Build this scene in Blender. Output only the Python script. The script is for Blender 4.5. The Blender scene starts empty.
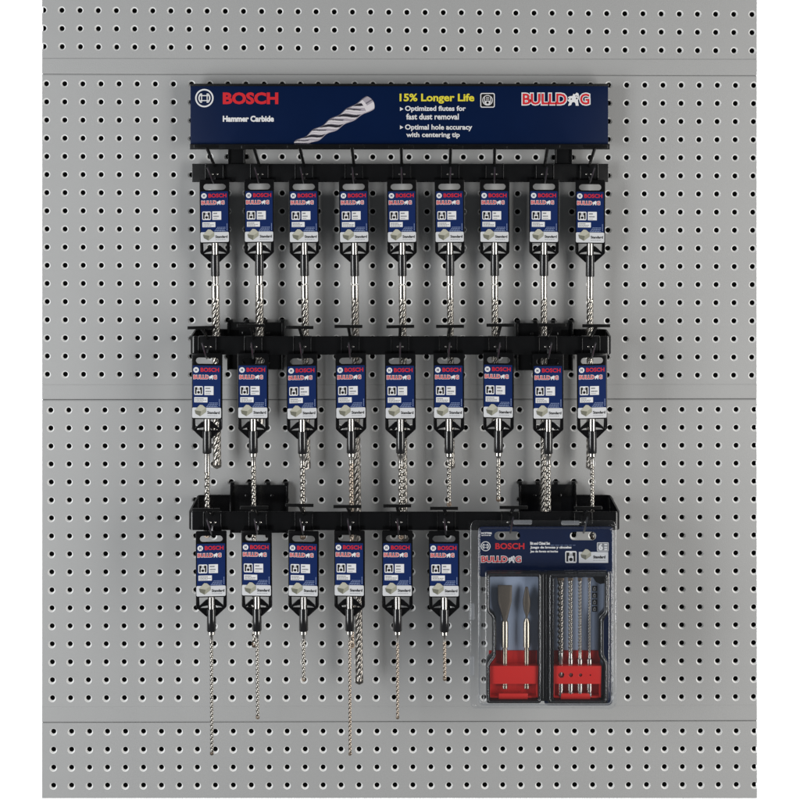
import bpy, bmesh, math, random
from mathutils import Vector, Matrix

random.seed(7)
R = math.radians
SC = bpy.context.scene
COL = SC.collection

# ------------------------------------------------------------------ measures
S = 0.0254 / 18.2          # metres per photo unit on the board face (holes are 1 inch apart)
D = 2.0                    # camera distance to the board face
YC = 80.0                  # the camera stands level with this photo row (a shift lens)
Z0 = 1.60                  # height of that row above the floor


def k(d):
    return S * (D - d) / D


def PX(px, d=0.0):
    return (px - 400.0) * k(d)


def PZ(py, d=0.0):
    return Z0 + (YC - py) * k(d)


# ------------------------------------------------------------------ camera
cam_d = bpy.data.cameras.new("camera")
cam = bpy.data.objects.new("camera", cam_d)
COL.objects.link(cam)
cam.location = (0.0, -D, Z0)
cam.rotation_euler = (R(90), 0, 0)
cam_d.sensor_width = 36.0
cam_d.lens = 36.0 * D / (800.0 * S)
cam_d.shift_y = -(400.0 - YC) / 800.0
cam_d.clip_start = 0.05
cam_d.clip_end = 100.0
SC.camera = cam

# ------------------------------------------------------------------ world, studio softboxes and added backdrop lights
W = bpy.data.worlds.new("World")
SC.world = W
W.use_nodes = True
W.node_tree.nodes["Background"].inputs[0].default_value = (0.9, 0.95, 1.0, 1)
W.node_tree.nodes["Background"].inputs[1].default_value = 0.085


def softbox(name, loc, target, w, h, power, col=(1, 1, 1), spread=180):
    l = bpy.data.lights.new(name, 'AREA')
    l.shape = 'RECTANGLE'
    l.size = w
    l.size_y = h
    l.energy = power
    l.color = col
    l.spread = R(spread)
    o = bpy.data.objects.new(name, l)
    COL.objects.link(o)
    o.location = loc
    o.rotation_euler = (Vector(target) - Vector(loc)).to_track_quat('-Z', 'Y').to_euler()
    return o


softbox("softbox_left", (-1.66, -1.20, 1.06), (-0.36, 0, 1.12), 0.7, 2.1, 16.2, (0.975, 0.99, 1.0), 120)
softbox("softbox_right", (1.66, -1.20, 1.06), (0.36, 0, 1.12), 0.7, 2.1, 15.4, (1.0, 0.98, 0.945), 120)
softbox("added_backdrop_light", (-0.28, 0.12, 1.15), (-0.62, 0.9, 1.15), 0.25, 1.3, 40.0)  # this pair is added, unseen behind the board, to burn the backdrop white
softbox("added_backdrop_light", (0.28, 0.12, 1.15), (0.62, 0.9, 1.15), 0.25, 1.3, 40.0)

SC.view_settings.view_transform = 'Standard'
SC.view_settings.look = 'None'
SC.view_settings.exposure = 0.0
SC.view_settings.gamma = 1.0

# ------------------------------------------------------------------ materials
MATS = {}


def mat(name, col, rough=0.5, metal=0.0, spec=0.5, coat=0.0, noise=None, bump=None, rnoise=0.0):
    m = bpy.data.materials.new(name)
    m.use_nodes = True
    nt = m.node_tree
    b = nt.nodes["Principled BSDF"]
    b.inputs["Base Color"].default_value = (*col, 1)
    b.inputs["Roughness"].default_value = rough
    b.inputs["Metallic"].default_value = metal
    b.inputs["Specular IOR Level"].default_value = spec
    if coat:
        b.inputs["Coat Weight"].default_value = coat
        b.inputs["Coat Roughness"].default_value = 0.08
    tc = nt.nodes.new("ShaderNodeTexCoord")
    if noise:
        sc, amt = noise
        n = nt.nodes.new("ShaderNodeTexNoise")
        n.inputs["Scale"].default_value = sc
        n.inputs["Detail"].default_value = 5.0
        nt.links.new(tc.outputs["Object"], n.inputs["Vector"])
        mr = nt.nodes.new("ShaderNodeMapRange")
        mr.inputs[3].default_value = 1.0 - amt
        mr.inputs[4].default_value = 1.0 + amt
        nt.links.new(n.outputs["Fac"], mr.inputs[0])
        mx = nt.nodes.new("ShaderNodeVectorMath")
        mx.operation = 'SCALE'
        mx.inputs[0].default_value = col
        nt.links.new(mr.outputs[0], mx.inputs["Scale"])
        nt.links.new(mx.outputs[0], b.inputs["Base Color"])
        if rnoise:
            mr2 = nt.nodes.new("ShaderNodeMapRange")
            mr2.inputs[3].default_value = max(0.02, rough - rnoise)
            mr2.inputs[4].default_value = rough + rnoise
            nt.links.new(n.outputs["Fac"], mr2.inputs[0])
            nt.links.new(mr2.outputs[0], b.inputs["Roughness"])
    if bump:
        sc, st, dist = bump
        n = nt.nodes.new("ShaderNodeTexNoise")
        n.inputs["Scale"].default_value = sc
        n.inputs["Detail"].default_value = 3.0
        nt.links.new(tc.outputs["Object"], n.inputs["Vector"])
        bp = nt.nodes.new("ShaderNodeBump")
        bp.inputs["Strength"].default_value = st
        bp.inputs["Distance"].default_value = dist
        nt.links.new(n.outputs["Fac"], bp.inputs["Height"])
        nt.links.new(bp.outputs[0], b.inputs["Normal"])
    MATS[name] = m
    return m


M_board = mat("grey powder coat", (0.43, 0.432, 0.43), 0.42, noise=(9.0, 0.03), bump=(900.0, 0.5, 0.0006))
M_rim = mat("punched edge highlight", (0.93, 0.93, 0.92), 0.45, spec=0.3)  # near-white colour paints in the bright highlight round each hole
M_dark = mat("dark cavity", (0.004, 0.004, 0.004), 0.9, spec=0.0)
M_backdrop = mat("added white backdrop", (0.9, 0.9, 0.9), 0.9, spec=0.1)
M_rail = mat("black painted steel", (0.0045, 0.0045, 0.005), 0.2, spec=0.6, noise=(60.0, 0.3), rnoise=0.04)
M_wire = mat("black wire", (0.006, 0.006, 0.006), 0.2, spec=0.45)
M_wire2 = mat("grey wire", (0.20, 0.20, 0.21), 0.3, metal=1.0)
M_plast = mat("black plastic", (0.004, 0.004, 0.0045), 0.2, spec=0.4)
M_neck = mat("dark grey plastic", (0.010, 0.010, 0.011), 0.17, spec=1.0)
M_navy = mat("navy print", (0.0022, 0.0110, 0.050), 0.25, spec=0.2, noise=(25.0, 0.08))
M_blue = mat("blue card", (0.010, 0.026, 0.115), 0.25, spec=0.25, noise=(120.0, 0.08))
M_white = mat("white print", (0.82, 0.82, 0.83), 0.5, spec=0.3)
M_strip = mat("pale grey card", (0.70, 0.71, 0.73), 0.45, spec=0.3)
M_red = mat("red print", (0.66, 0.020, 0.030), 0.5, spec=0.3)
M_yellow = mat("yellow print", (0.80, 0.70, 0.05), 0.5, spec=0.3)
M_black = mat("black print", (0.006, 0.006, 0.007), 0.5, spec=0.3)
M_greytx = mat("grey print", (0.22, 0.23, 0.25), 0.5, spec=0.3)
M_paleblue = mat("pale blue print", (0.25, 0.32, 0.52), 0.5, spec=0.3)
M_stone = mat("stone picture", (0.37, 0.365, 0.29), 0.6, spec=0.2, noise=(900.0, 0.25))
M_stone2 = mat("stone picture shade", (0.185, 0.185, 0.145), 0.6, spec=0.2, noise=(900.0, 0.25))
M_stone3 = mat("stone picture top", (0.50, 0.49, 0.41), 0.6, spec=0.2, noise=(900.0, 0.2))
M_steel = mat("bright steel", (0.60, 0.575, 0.54), 0.22, metal=1.0, noise=(120.0, 0.08), rnoise=0.03)
M_bit = mat("fluted steel", (0.47, 0.445, 0.405), 0.26, metal=1.0, noise=(120.0, 0.1), rnoise=0.04)
M_bitdark = mat("grey fluted steel", (0.36, 0.335, 0.305), 0.29, metal=1.0, noise=(120.0, 0.1), rnoise=0.04)
M_bronze = mat("bronze fluted steel", (0.48, 0.405, 0.335), 0.28, metal=1.0, noise=(120.0, 0.1), rnoise=0.04)
M_carb = mat("brazed carbide", (0.22, 0.17, 0.13), 0.38, metal=0.7, noise=(700.0, 0.3))
M_chis = mat("chisel steel", (0.50, 0.445, 0.36), 0.3, metal=1.0, noise=(300.0, 0.12), rnoise=0.06)
M_chisd = mat("ground chisel face", (0.13, 0.11, 0.09), 0.55, metal=0.6, noise=(900.0, 0.25), bump=(900.0, 0.3, 0.0005))
M_redpl = mat("red plastic", (0.70, 0.030, 0.026), 0.3, spec=0.5)
M_redpd = M_redpl
M_liner = mat("blue grey liner", (0.42, 0.50, 0.66), 0.45, spec=0.3)
M_case = mat("black case plastic", (0.004, 0.0045, 0.006), 0.13, spec=0.7)
M_pw = mat("printed metal white", (0.74, 0.70, 0.73), 0.5, spec=0.2)
M_pl = mat("printed metal mauve", (0.42, 0.38, 0.43), 0.5, spec=0.2)
M_pm = mat("printed metal grey", (0.16, 0.15, 0.18), 0.5, spec=0.2)
M_pd = mat("printed metal dark", (0.014, 0.013, 0.02), 0.5, spec=0.2)


def clear_mat(name, haze, tint=(0.97, 0.975, 0.985)):
    m = bpy.data.materials.new(name)
    m.use_nodes = True
    nt = m.node_tree
    nt.nodes.remove(nt.nodes["Principled BSDF"])
    out = nt.nodes["Material Output"]
    tr = nt.nodes.new("ShaderNodeBsdfTransparent")
    tr.inputs[0].default_value = (*tint, 1)
    gl = nt.nodes.new("ShaderNodeBsdfGlossy")
    gl.inputs["Roughness"].default_value = 0.11
    gl.inputs["Color"].default_value = (1, 1, 1, 1)
    df = nt.nodes.new("ShaderNodeBsdfDiffuse")
    df.inputs[0].default_value = (0.8, 0.82, 0.86, 1)
    lw = nt.nodes.new("ShaderNodeLayerWeight")     # Schlick: the same from both sides of the thin sheet
    lw.inputs["Blend"].default_value = 0.5
    pw = nt.nodes.new("ShaderNodeMath")
    pw.operation = 'POWER'
    pw.inputs[1].default_value = 5.0
    nt.links.new(lw.outputs["Facing"], pw.inputs[0])
    fr = nt.nodes.new("ShaderNodeMath")
    fr.operation = 'MULTIPLY_ADD'
    fr.inputs[1].default_value = 0.9
    fr.inputs[2].default_value = 0.085
    nt.links.new(pw.outputs[0], fr.inputs[0])
    m1 = nt.nodes.new("ShaderNodeMixShader")
    m1.inputs[0].default_value = haze
    nt.links.new(tr.outputs[0], m1.inputs[1])
    nt.links.new(df.outputs[0], m1.inputs[2])
    m2 = nt.nodes.new("ShaderNodeMixShader")
    nt.links.new(fr.outputs[0], m2.inputs[0])
    nt.links.new(m1.outputs[0], m2.inputs[1])
    nt.links.new(gl.outputs[0], m2.inputs[2])
    nt.links.new(m2.outputs[0], out.inputs[0])
    return m


M_clear = clear_mat("clear blister plastic", 0.006, (0.955, 0.965, 0.98))
M_hazy = clear_mat("welded blister plastic", 0.24)

# ------------------------------------------------------------------ object helpers


def link(name, data, parent=None, loc=None):
    o = bpy.data.objects.new(name, data)
    COL.objects.link(o)
    if parent is not None:
        o.parent = parent
    if loc is not None:
        o.location = loc
    return o


def thing(name, label, cat, loc, group=None):
    o = link(name, None, None, loc)
    o.empty_display_size = 0.02
    o["label"] = label
    o["category"] = cat
    if group:
        o["group"] = group
    return o


def join(name, geos, parent=None, origin=(0, 0, 0), smooth=35):
    """geos: list of (bmesh, material); one mesh object with one slot per material."""
    me = bpy.data.meshes.new(name)
    bm = bmesh.new()
    slots = []
    for g, m in geos:
        if m not in slots:
            slots.append(m)
        i = slots.index(m)
        tmp = bpy.data.meshes.new("tmp")
        if m is not None:
            for f in g.faces:
                f.material_index = i
        g.to_mesh(tmp)
        g.free()
        bm.from_mesh(tmp)
        bpy.data.meshes.remove(tmp)
    ox, oy, oz = origin
    bmesh.ops.translate(bm, verts=bm.verts, vec=(-ox, -oy, -oz))
    for f in bm.faces:
        f.smooth = smooth > 0
    if smooth > 0:
        lim = R(smooth)
        for e in bm.edges:
            e.smooth = len(e.link_faces) == 2 and e.calc_face_angle(0.0) < lim
    bm.to_mesh(me)
    bm.free()
    for m in slots:
        if m is not None:
            me.materials.append(m)
    return link(name, me, parent)


def curve_mesh(cu):
    ob = bpy.data.objects.new("tmpc", cu)
    COL.objects.link(ob)
    dg = bpy.context.evaluated_depsgraph_get()
    dg.update()
    me = bpy.data.meshes.new_from_object(ob.evaluated_get(dg))
    bpy.data.objects.remove(ob)
    bpy.data.curves.remove(cu)
    return me


def to_bm(me, yfront, zthick):
    """curve meshes lie in XY with extrusion in Z; stand them up, front face at y = yfront."""
    bm = bmesh.new()
    bm.from_mesh(me)
    bpy.data.meshes.remove(me)
    for v in bm.verts:
        x, y, z = v.co
        v.co = (x, yfront + (zthick - z), y)
    bmesh.ops.recalc_face_normals(bm, faces=bm.faces)
    return bm


def shape(outlines, yfront, th=0.0, bevel=0.0):
    """flat plate with holes: outlines are lists of (x, z); thickness th behind yfront."""
    cu = bpy.data.curves.new("c", 'CURVE')
    cu.dimensions = '2D'
    cu.fill_mode = 'BOTH' if th > 0 else 'FRONT'
    for ol in outlines:
        sp = cu.splines.new('POLY')
        sp.points.add(len(ol) - 1)
        for p, (x, z) in zip(sp.points, ol):
            p.co = (x, z, 0, 1)
        sp.use_cyclic_u = True
    half = th / 2
    if th > 0:
        cu.extrude = max(half - bevel, 0)
        cu.bevel_depth = bevel
        cu.bevel_resolution = 1
        cu.offset = -bevel
    me = curve_mesh(cu)
    bm = to_bm(me, yfront, half)
    if th <= 0:
        for f in bm.faces:
            if f.normal.y > 0:
                f.normal_flip()
    bmesh.ops.remove_doubles(bm, verts=bm.verts, dist=1e-6)
    return bm


def text(s, x0, x1, z0, z1, yfront, bold=0.0):
    cu = bpy.data.curves.new("t", 'FONT')
    cu.body = s
    cu.size = 1.0
    cu.offset = bold
    cu.resolution_u = 3
    cu.fill_mode = 'FRONT'
    me = curve_mesh(cu)
    bm = to_bm(me, yfront, 0.0)
    xs = [v.co.x for v in bm.verts]
    zs = [v.co.z for v in bm.verts]
    ax, bx, az, bz = min(xs), max(xs), min(zs), max(zs)
    for v in bm.verts:
        v.co.x = x0 + (v.co.x - ax) / (bx - ax) * (x1 - x0)
        v.co.z = z0 + (v.co.z - az) / (bz - az) * (z1 - z0)
        v.co.y = yfront
    for f in bm.faces:
        f.normal_update()
        if f.normal.y > 0:
            f.normal_flip()
    return bm


def quad(x0, x1, z0, z1, y):
    bm = bmesh.new()
    bm.faces.new([bm.verts.new(c) for c in ((x0, y, z0), (x1, y, z0), (x1, y, z1), (x0, y, z1))])
    bm.normal_update()
    for f in bm.faces:
        if f.normal.y > 0:
            f.normal_flip()
    return bm


def poly(pts, y):
    bm = bmesh.new()
    bm.faces.new([bm.verts.new((x, y, z)) for x, z in pts])
    bm.normal_update()
    for f in bm.faces:
        if f.normal.y > 0:
            f.normal_flip()
    return bm


def merge(*bms):
    out = bmesh.new()
    for b in bms:
        tmp = bpy.data.meshes.new("tmp")
        b.to_mesh(tmp)
        b.free()
        out.from_mesh(tmp)
        bpy.data.meshes.remove(tmp)
    return out


def box(x0, x1, z0, z1, yf, yb, bevel=0.0, seg=2):
    bm = bmesh.new()
    bmesh.ops.create_cube(bm, size=1.0)
    for v in bm.verts:
        v.co = ((x0 + x1) / 2 + v.co.x * (x1 - x0), (yf + yb) / 2 + v.co.y * (yb - yf), (z0 + z1) / 2 + v.co.z * (z1 - z0))
    if bevel > 0:
        bmesh.ops.bevel(bm, geom=list(bm.edges), offset=bevel, segments=seg, affect='EDGES', profile=0.5)
    return bm


def tube(path, r, seg=10, caps=True):
    pts = [Vector(p) for p in path]
    rs = r if isinstance(r, (list, tuple)) else [r] * len(pts)
    bm = bmesh.new()
    rings = []
    n = None
    for i, p in enumerate(pts):
        a = pts[max(i - 1, 0)]
        b = pts[min(i + 1, len(pts) - 1)]
        t = (b - a).normalized()
        if n is None:
            n = t.orthogonal().normalized()
        n = (n - t * n.dot(t)).normalized()
        bt = t.cross(n)
        rings.append([bm.verts.new(p + (n * math.cos(q) + bt * math.sin(q)) * rs[i])
                      for q in [2 * math.pi * j / seg for j in range(seg)]])
    for i in range(len(rings) - 1):
        for j in range(seg):
            bm.faces.new((rings[i][j], rings[i][(j + 1) % seg], rings[i + 1][(j + 1) % seg], rings[i + 1][j]))
    if caps:
        bm.faces.new(rings[0])
        bm.faces.new(rings[-1])
    bmesh.ops.recalc_face_normals(bm, faces=bm.faces)
    return bm


def lathe(x, y, prof, seg=24):
    """vertical turned piece: prof is a list of (z, r)."""
    bm = bmesh.new()
    rings = []
    for z, r in prof:
        rings.append([bm.verts.new((x + math.cos(2 * math.pi * j / seg) * r, y + math.sin(2 * math.pi * j / seg) * r, z))
                      for j in range(seg)])
    for i in range(len(rings) - 1):
        for j in range(seg):
            bm.faces.new((rings[i][j], rings[i][(j + 1) % seg], rings[i + 1][(j + 1) % seg], rings[i + 1][j]))
    bm.faces.new(rings[0])
    bm.faces.new(rings[-1])
    bmesh.ops.recalc_face_normals(bm, faces=bm.faces)
    return bm


def flutes(x, y, ztop, zbot, rad, pitch, deep=0.42, seg=36, lobes=2, phase=0.0):
    """twisted two-flute section of a hammer bit."""
    bm = bmesh.new()
    n = max(4, int(abs(ztop - zbot) / (pitch / (14.0 * lobes))))
    rings = []
    for i in range(n + 1):
        t = i / n
        z = ztop + (zbot - ztop) * t
        tw = phase - 2 * math.pi * (ztop - z) / pitch
        run = min(1.0, (ztop - z) / (pitch * 0.35))
        ring = []
        for j in range(seg):
            a = 2 * math.pi * j / seg
            c = 0.5 + 0.5 * math.cos(lobes * a)
            g = max(0.0, (c - 0.30) / 0.70) ** 0.75
            rr = rad * (1 - run * deep * g)
            ring.append(bm.verts.new((x + math.cos(a + tw) * rr, y + math.sin(a + tw) * rr, z)))
        rings.append(ring)
    for i in range(n):
        for j in range(seg):
            bm.faces.new((rings[i][j], rings[i][(j + 1) % seg], rings[i + 1][(j + 1) % seg], rings[i + 1][j]))
    bm.faces.new(rings[0])
    bm.faces.new(rings[-1])
    bmesh.ops.recalc_face_normals(bm, faces=bm.faces)
    return bm


def rrect(x0, x1, z0, z1, r, n=5):
    pts = []
    for cx, cz, a0 in ((x1 - r, z1 - r, 0), (x0 + r, z1 - r, 90), (x0 + r, z0 + r, 180), (x1 - r, z0 + r, 270)):
        for i in range(n + 1):
            a = R(a0 + 90 * i / n)
            pts.append((cx + r * math.cos(a), cz + r * math.sin(a)))
    return pts


def circle(cx, cz, r, n=28):
    return [(cx + r * math.cos(2 * math.pi * i / n), cz + r * math.sin(2 * math.pi * i / n)) for i in range(n)]


def round_poly(pts, r, n=4):
    """fillet every corner of a polygon."""
    out = []
    m = len(pts)
    for i in range(m):
        p = Vector(pts[i])
        a = Vector(pts[i - 1]) - p
        b = Vector(pts[(i + 1) % m]) - p
        rr = min(r, a.length * 0.45, b.length * 0.45)
        s = p + a.normalized() * rr
        e = p + b.normalized() * rr
        for j in range(n + 1):
            t = j / n
            q = s * (1 - t) ** 2 + p * 2 * t * (1 - t) + e * t * t
            out.append((q.x, q.y))
    return out


# ------------------------------------------------------------------ added white backdrop
bw = bmesh.new()
bw.faces.new([bw.verts.new(c) for c in ((-9, 0.9, -4), (9, 0.9, -4), (9, 0.9, 6), (-9, 0.9, 6))])
wall = join("wall", [(bw, M_backdrop)], smooth=0)  # made-up sheet, not a known wall; fills the blank white beside the board
wall["kind"] = "structure"

# ------------------------------------------------------------------ perforated panels
XL, XR = 42.0, 757.0


def lerp(a, b, t):
    return a + (b - a) * t


def panel(label, xl, xr, yl, yr, rows, top, crease, bottom, cd=0.22, gap=0.34, tgap=0.14):
    """xl, xr: (first row, last row) x of first and last hole; yl, yr: same for y.
    top, crease, bottom: (left, right) rows of the panel's edges and of the flange crease."""
    bm = bmesh.new()
    COLS = 40

    def hole(u, v):            # u 0..39, v 0..rows-1, floats allowed
        tv = v / (rows - 1)
        tu = u / (COLS - 1)
        x = lerp(lerp(xl[0], xl[1], tv), lerp(xr[0], xr[1], tv), tu)
        y = lerp(lerp(yl[0], yl[1], tv), lerp(yr[0], yr[1], tv), tu)
        return x, y

    def vert(x, y, dep):
        return bm.verts.new((PX(x), dep * S, PZ(y)))
    N = 24
    prof = [(3.75, 0.0), (3.42, 0.24), (3.05, 0.72), (2.7, 1.35), (2.5, 1.75), (2.5, 2.2)]
    for v in range(rows):
        for u in range(COLS):
            cx, cy = hole(u, v)
            jx, jy = random.uniform(-.05, .05), random.uniform(-.05, .05)
            sq = []
            for j in range(N):
                a = 2 * math.pi * (j + 0.5) / N + math.pi / 4 - math.pi / N
                c, s_ = math.cos(a), math.sin(a)
                m = max(abs(c), abs(s_))
                e = 0.36 if (v == 0 and s_ < 0) or (v == rows - 1 and s_ > 0) else 0.5
                eu = 0.95 if (u == 0 and c < 0) else 0.5
                x, y = hole(u + eu * c / m, v + e * s_ / m)
                sq.append(vert(x, y, 0))
            prev = sq
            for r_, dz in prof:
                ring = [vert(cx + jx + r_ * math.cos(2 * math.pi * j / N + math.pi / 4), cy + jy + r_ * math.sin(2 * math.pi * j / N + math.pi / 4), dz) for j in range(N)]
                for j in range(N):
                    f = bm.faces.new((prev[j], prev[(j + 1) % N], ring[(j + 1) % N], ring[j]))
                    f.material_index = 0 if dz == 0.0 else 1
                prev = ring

    def edge_y(e, x):
        return lerp(e[0], e[1], (x - XL) / (XR - XL))

    def strip(ya, yb, da, db):
        """band across the panel between two row functions"""
        q = []
        for x in (20.0, 780.0):
            q.append((x, ya(x), da))
            q.append((x, yb(x), db))
        a, b, c, d_ = [vert(*p) for p in q]
        bm.faces.new((a, b, d_, c))

    def first(x):
        u = (x - xl[0]) / (xr[0] - xl[0]) * (COLS - 1)
        return hole(u, -0.36)[1]

    def last(x):
        u = (x - xl[1]) / (xr[1] - xl[1]) * (COLS - 1)
        return hole(u, rows - 1 + 0.36)[1]
    ft = lambda o: (lambda x: edge_y(top, x) + o)
    fc = lambda o: (lambda x: edge_y(crease, x) + o)
    fb = lambda o: (lambda x: edge_y(bottom, x) + o)
    # rounded top edge
    strip(ft(tgap), ft(tgap), 3.0, 0.8)
    strip(ft(tgap), ft(0.6), 0.8, 0.3)
    strip(ft(0.6), ft(1.3), 0.3, 0.0)
    if crease:
        strip(ft(1.3), first, 0, 0)
        strip(last, fc(-0.9), 0, 0)
        strip(fc(-0.9), fc(-0.1), 0, cd)
        strip(fc(-0.1), fc(0.7), cd, -0.15)
        strip(fc(0.7), fb(-1.8), -0.15, -0.15)
        strip(fb(-1.8), fb(-0.7), -0.15, 0.35)
        strip(fb(-0.7), fb(-gap), 0.35, 0.9)
        strip(fb(-gap), fb(-gap), 0.9, 3.0)
    else:
        strip(ft(1.3), first, 0, 0)
        strip(last, fb(-1.0), 0, 0)
        strip(fb(-1.0), fb(-0.3), 0, 0.5)
        strip(fb(-0.3), fb(0), 0.5, 2.5)
    bmesh.ops.remove_doubles(bm, verts=bm.verts, dist=1e-6)
    for px, sgn in ((XL, -1), (XR, 1)):
        bmesh.ops.bisect_plane(bm, geom=list(bm.verts) + list(bm.edges) + list(bm.faces), dist=1e-7,
                               plane_co=(PX(px), 0, 0), plane_no=(sgn, 0, 0), clear_outer=True)
    bm.normal_update()
    s = sum(1 if f.normal.y < 0 else -1 for f in bm.faces)
    if s < 0:
        bmesh.ops.reverse_faces(bm, faces=bm.faces)
    loc = (0, 0, PZ((bottom[0] + bottom[1]) / 2))
    root = thing("pegboard_panel", label, "pegboard", loc, "perforated steel panels of the display wall")
    sh = join("perforated_sheet", [(bm, None)], root, loc, smooth=0)
    sh.data.materials.append(M_board)
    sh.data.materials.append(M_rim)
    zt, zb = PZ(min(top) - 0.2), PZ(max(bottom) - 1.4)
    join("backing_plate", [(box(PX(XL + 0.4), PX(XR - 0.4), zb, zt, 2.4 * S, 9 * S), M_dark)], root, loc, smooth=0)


panel("topmost grey perforated steel panel, only its lowest few rows of holes showing above the sign",
      (43.0, 43.7), (752.2, 752.4), (-26.4, 46.5), (-22.1, 50.8), 5, (-40, -36), (58.0, 59.0), (74.0, 75.5), 0.5, 0.1)
panel("grey perforated steel panel directly behind the navy sign and the two upper racks",
      (46.2, 47.0), (754.0, 752.0), (83.7, 374.5), (85.4, 375.5), 17, (74.0, 75.5), (384.6, 384.2), (400.0, 399.2))
panel("grey perforated steel panel behind the bottom rack and the clear tool blister",
      (50.4, 52.2), (754.5, 753.8), (410.4, 698.5), (409.7, 697.2), 17, (400.0, 399.2), (707.5, 705.5), (723.0, 721.2))
panel("lowest grey perforated steel panel, four rows of holes high, below the hanging bits",
      (53.3, 53.3), (754.6, 754.6), (732.0, 786.0), (731.5, 785.2), 4, (723.0, 721.2), None, (798.8, 798.8))

# ------------------------------------------------------------------ print helpers


def logo(cx, cz, r, y, m_ring, m_in):
    """round emblem: a ring with an armature of two curved bars and a crossbar."""
    g = [(shape([circle(cx, cz, r), circle(cx, cz, r * 0.84)], y), m_ring)]
    for s in (-1, 1):
        pts = []
        for i in range(9):
            a = R(-52 + 104 * i / 8)
            pts.append((cx + s * r * 0.66 * math.cos(a), cz + r * 0.66 * math.sin(a)))
        for i in range(9):
            a = R(52 - 104 * i / 8)
            pts.append((cx + s * r * 0.50 * math.cos(a) * 1.02, cz + r * 0.60 * math.sin(a)))
        g.append((poly(pts, y), m_ring))
        g.append((quad(cx + s * r * 0.30 - r * .05, cx + s * r * 0.30 + r * .05, cz - r * .5, cz + r * .5, y - 1e-5), m_ring))
    for s in (-1, 1):
        g.append((quad(cx - r * 0.44, cx + r * 0.44, cz + s * r * 0.27 - r * 0.05, cz + s * r * 0.27 + r * 0.05, y), m_ring))
    return g


def dog_blob(x0, x1, z0, z1, y, big=True):
    """small white four-legged figure standing in for the letter O."""
    w, h = x1 - x0, z1 - z0
    P = [(0.02, .42), (.18, .52), (.05, .62), (.22, .72), (.45, .74), (.52, .9), (.66, .86), (.8, 1.0), (.95, .92), (1.0, .7), (.96, .52),
         (.9, .4), (.95, .1), (.98, 0.0), (.72, 0), (.7, .16), (.6, .28), (.42, .25), (.34, .05), (.1, -.02), (.12, .12), (.2, .25)]
    g = [(shape([[(x0 + a * w, z0 + b * h) for a, b in P]], y), M_white)]
    if big:
        for (a, b, r_) in ((.74, .74, .05), (.88, .72, .04), (.8, .55, .07), (.35, .5, .06)):
            g.append((poly(circle(x0 + a * w, z0 + b * h, r_ * w, 8), y - 8e-5), M_black))
    return g


def wordmark(x0, x1, z0, z1, y, big=True):
    w = x1 - x0
    o = (z1 - z0) * 0.10
    a, b, c = x0 + w * 0.655, x0 + w * 0.665, x0 + w * 0.845
    g = [(text("BULLD", x0 - o, a + o, z0 - o, z1 + o, y, 0.085), M_white),
         (text("G", c + w * .015 - o, x1 + o, z0 - o, z1 + o, y, 0.085), M_white),
         (text("BULLD", x0, a, z0, z1, y - 1e-4, 0.025), M_red),
         (text("G", c + w * .015, x1, z0, z1, y - 1e-4, 0.025), M_red)]
    g += dog_blob(b, c, z0 - o, z1 + o, y - 1.6e-4, big)
    return g


def chuck_icon(x0, x1, z0, z1, y):
    """black square with a white outline and a white tool-shank sign inside."""
    w, h = x1 - x0, z1 - z0
    X = lambda t: x0 + t * w
    Zf = lambda t: z0 + t * h
    return [(shape([rrect(x0, x1, z0, z1, w * .12, 3)], y), M_white),
            (quad(X(.10), X(.27), Zf(.12), Zf(.88), y - 1e-4), M_black),
            (quad(X(.73), X(.90), Zf(.12), Zf(.88), y - 1e-4), M_black),
            (quad(X(.27), X(.36), Zf(.58), Zf(.88), y - 1e-4), M_black),
            (quad(X(.64), X(.73), Zf(.58), Zf(.88), y - 1e-4), M_black),
            (quad(X(.40), X(.60), Zf(.72), Zf(.77), y - 1e-4), M_black),
            (quad(X(.40), X(.60), Zf(.58), Zf(.63), y - 1e-4), M_black),
            (shape([circle(X(.5), Zf(.3), w * .16, 10)], y - 1e-4), M_black)]


def fine_lines(x0, x1, zc, h, y, m, n=3, seed=0):
    """a row of tiny unreadable words"""
    rg = random.Random(seed)
    bms = []
    x = x0
    while x < x1 - (x1 - x0) * .06:
        l = (x1 - x0) * rg.uniform(.10, .24)
        e = min(x + l, x1)
        bms.append(quad(x, e, zc - h / 2, zc + h / 2, y))
        x = e + (x1 - x0) * .04
    return [(merge(*bms), m)]


def stone(cx, cz, w, y):
    """picture of a pale stone block seen from a corner"""
    q = lambda pts: [(cx + a * w, cz + b * w) for a, b in pts]
    top = q([(-.5, .02), (-.05, .5), (.18, .48), (.48, .22), (.06, -.06)])
    lef = q([(-.5, .02), (.06, -.06), (-.02, -.5), (-.42, -.28)])
    rig = q([(.06, -.06), (.48, .22), (.5, -.12), (-.02, -.5)])
    return [(poly(top, y), M_stone3), (poly(lef, y), M_stone2), (poly(rig, y), M_stone)]


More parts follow.
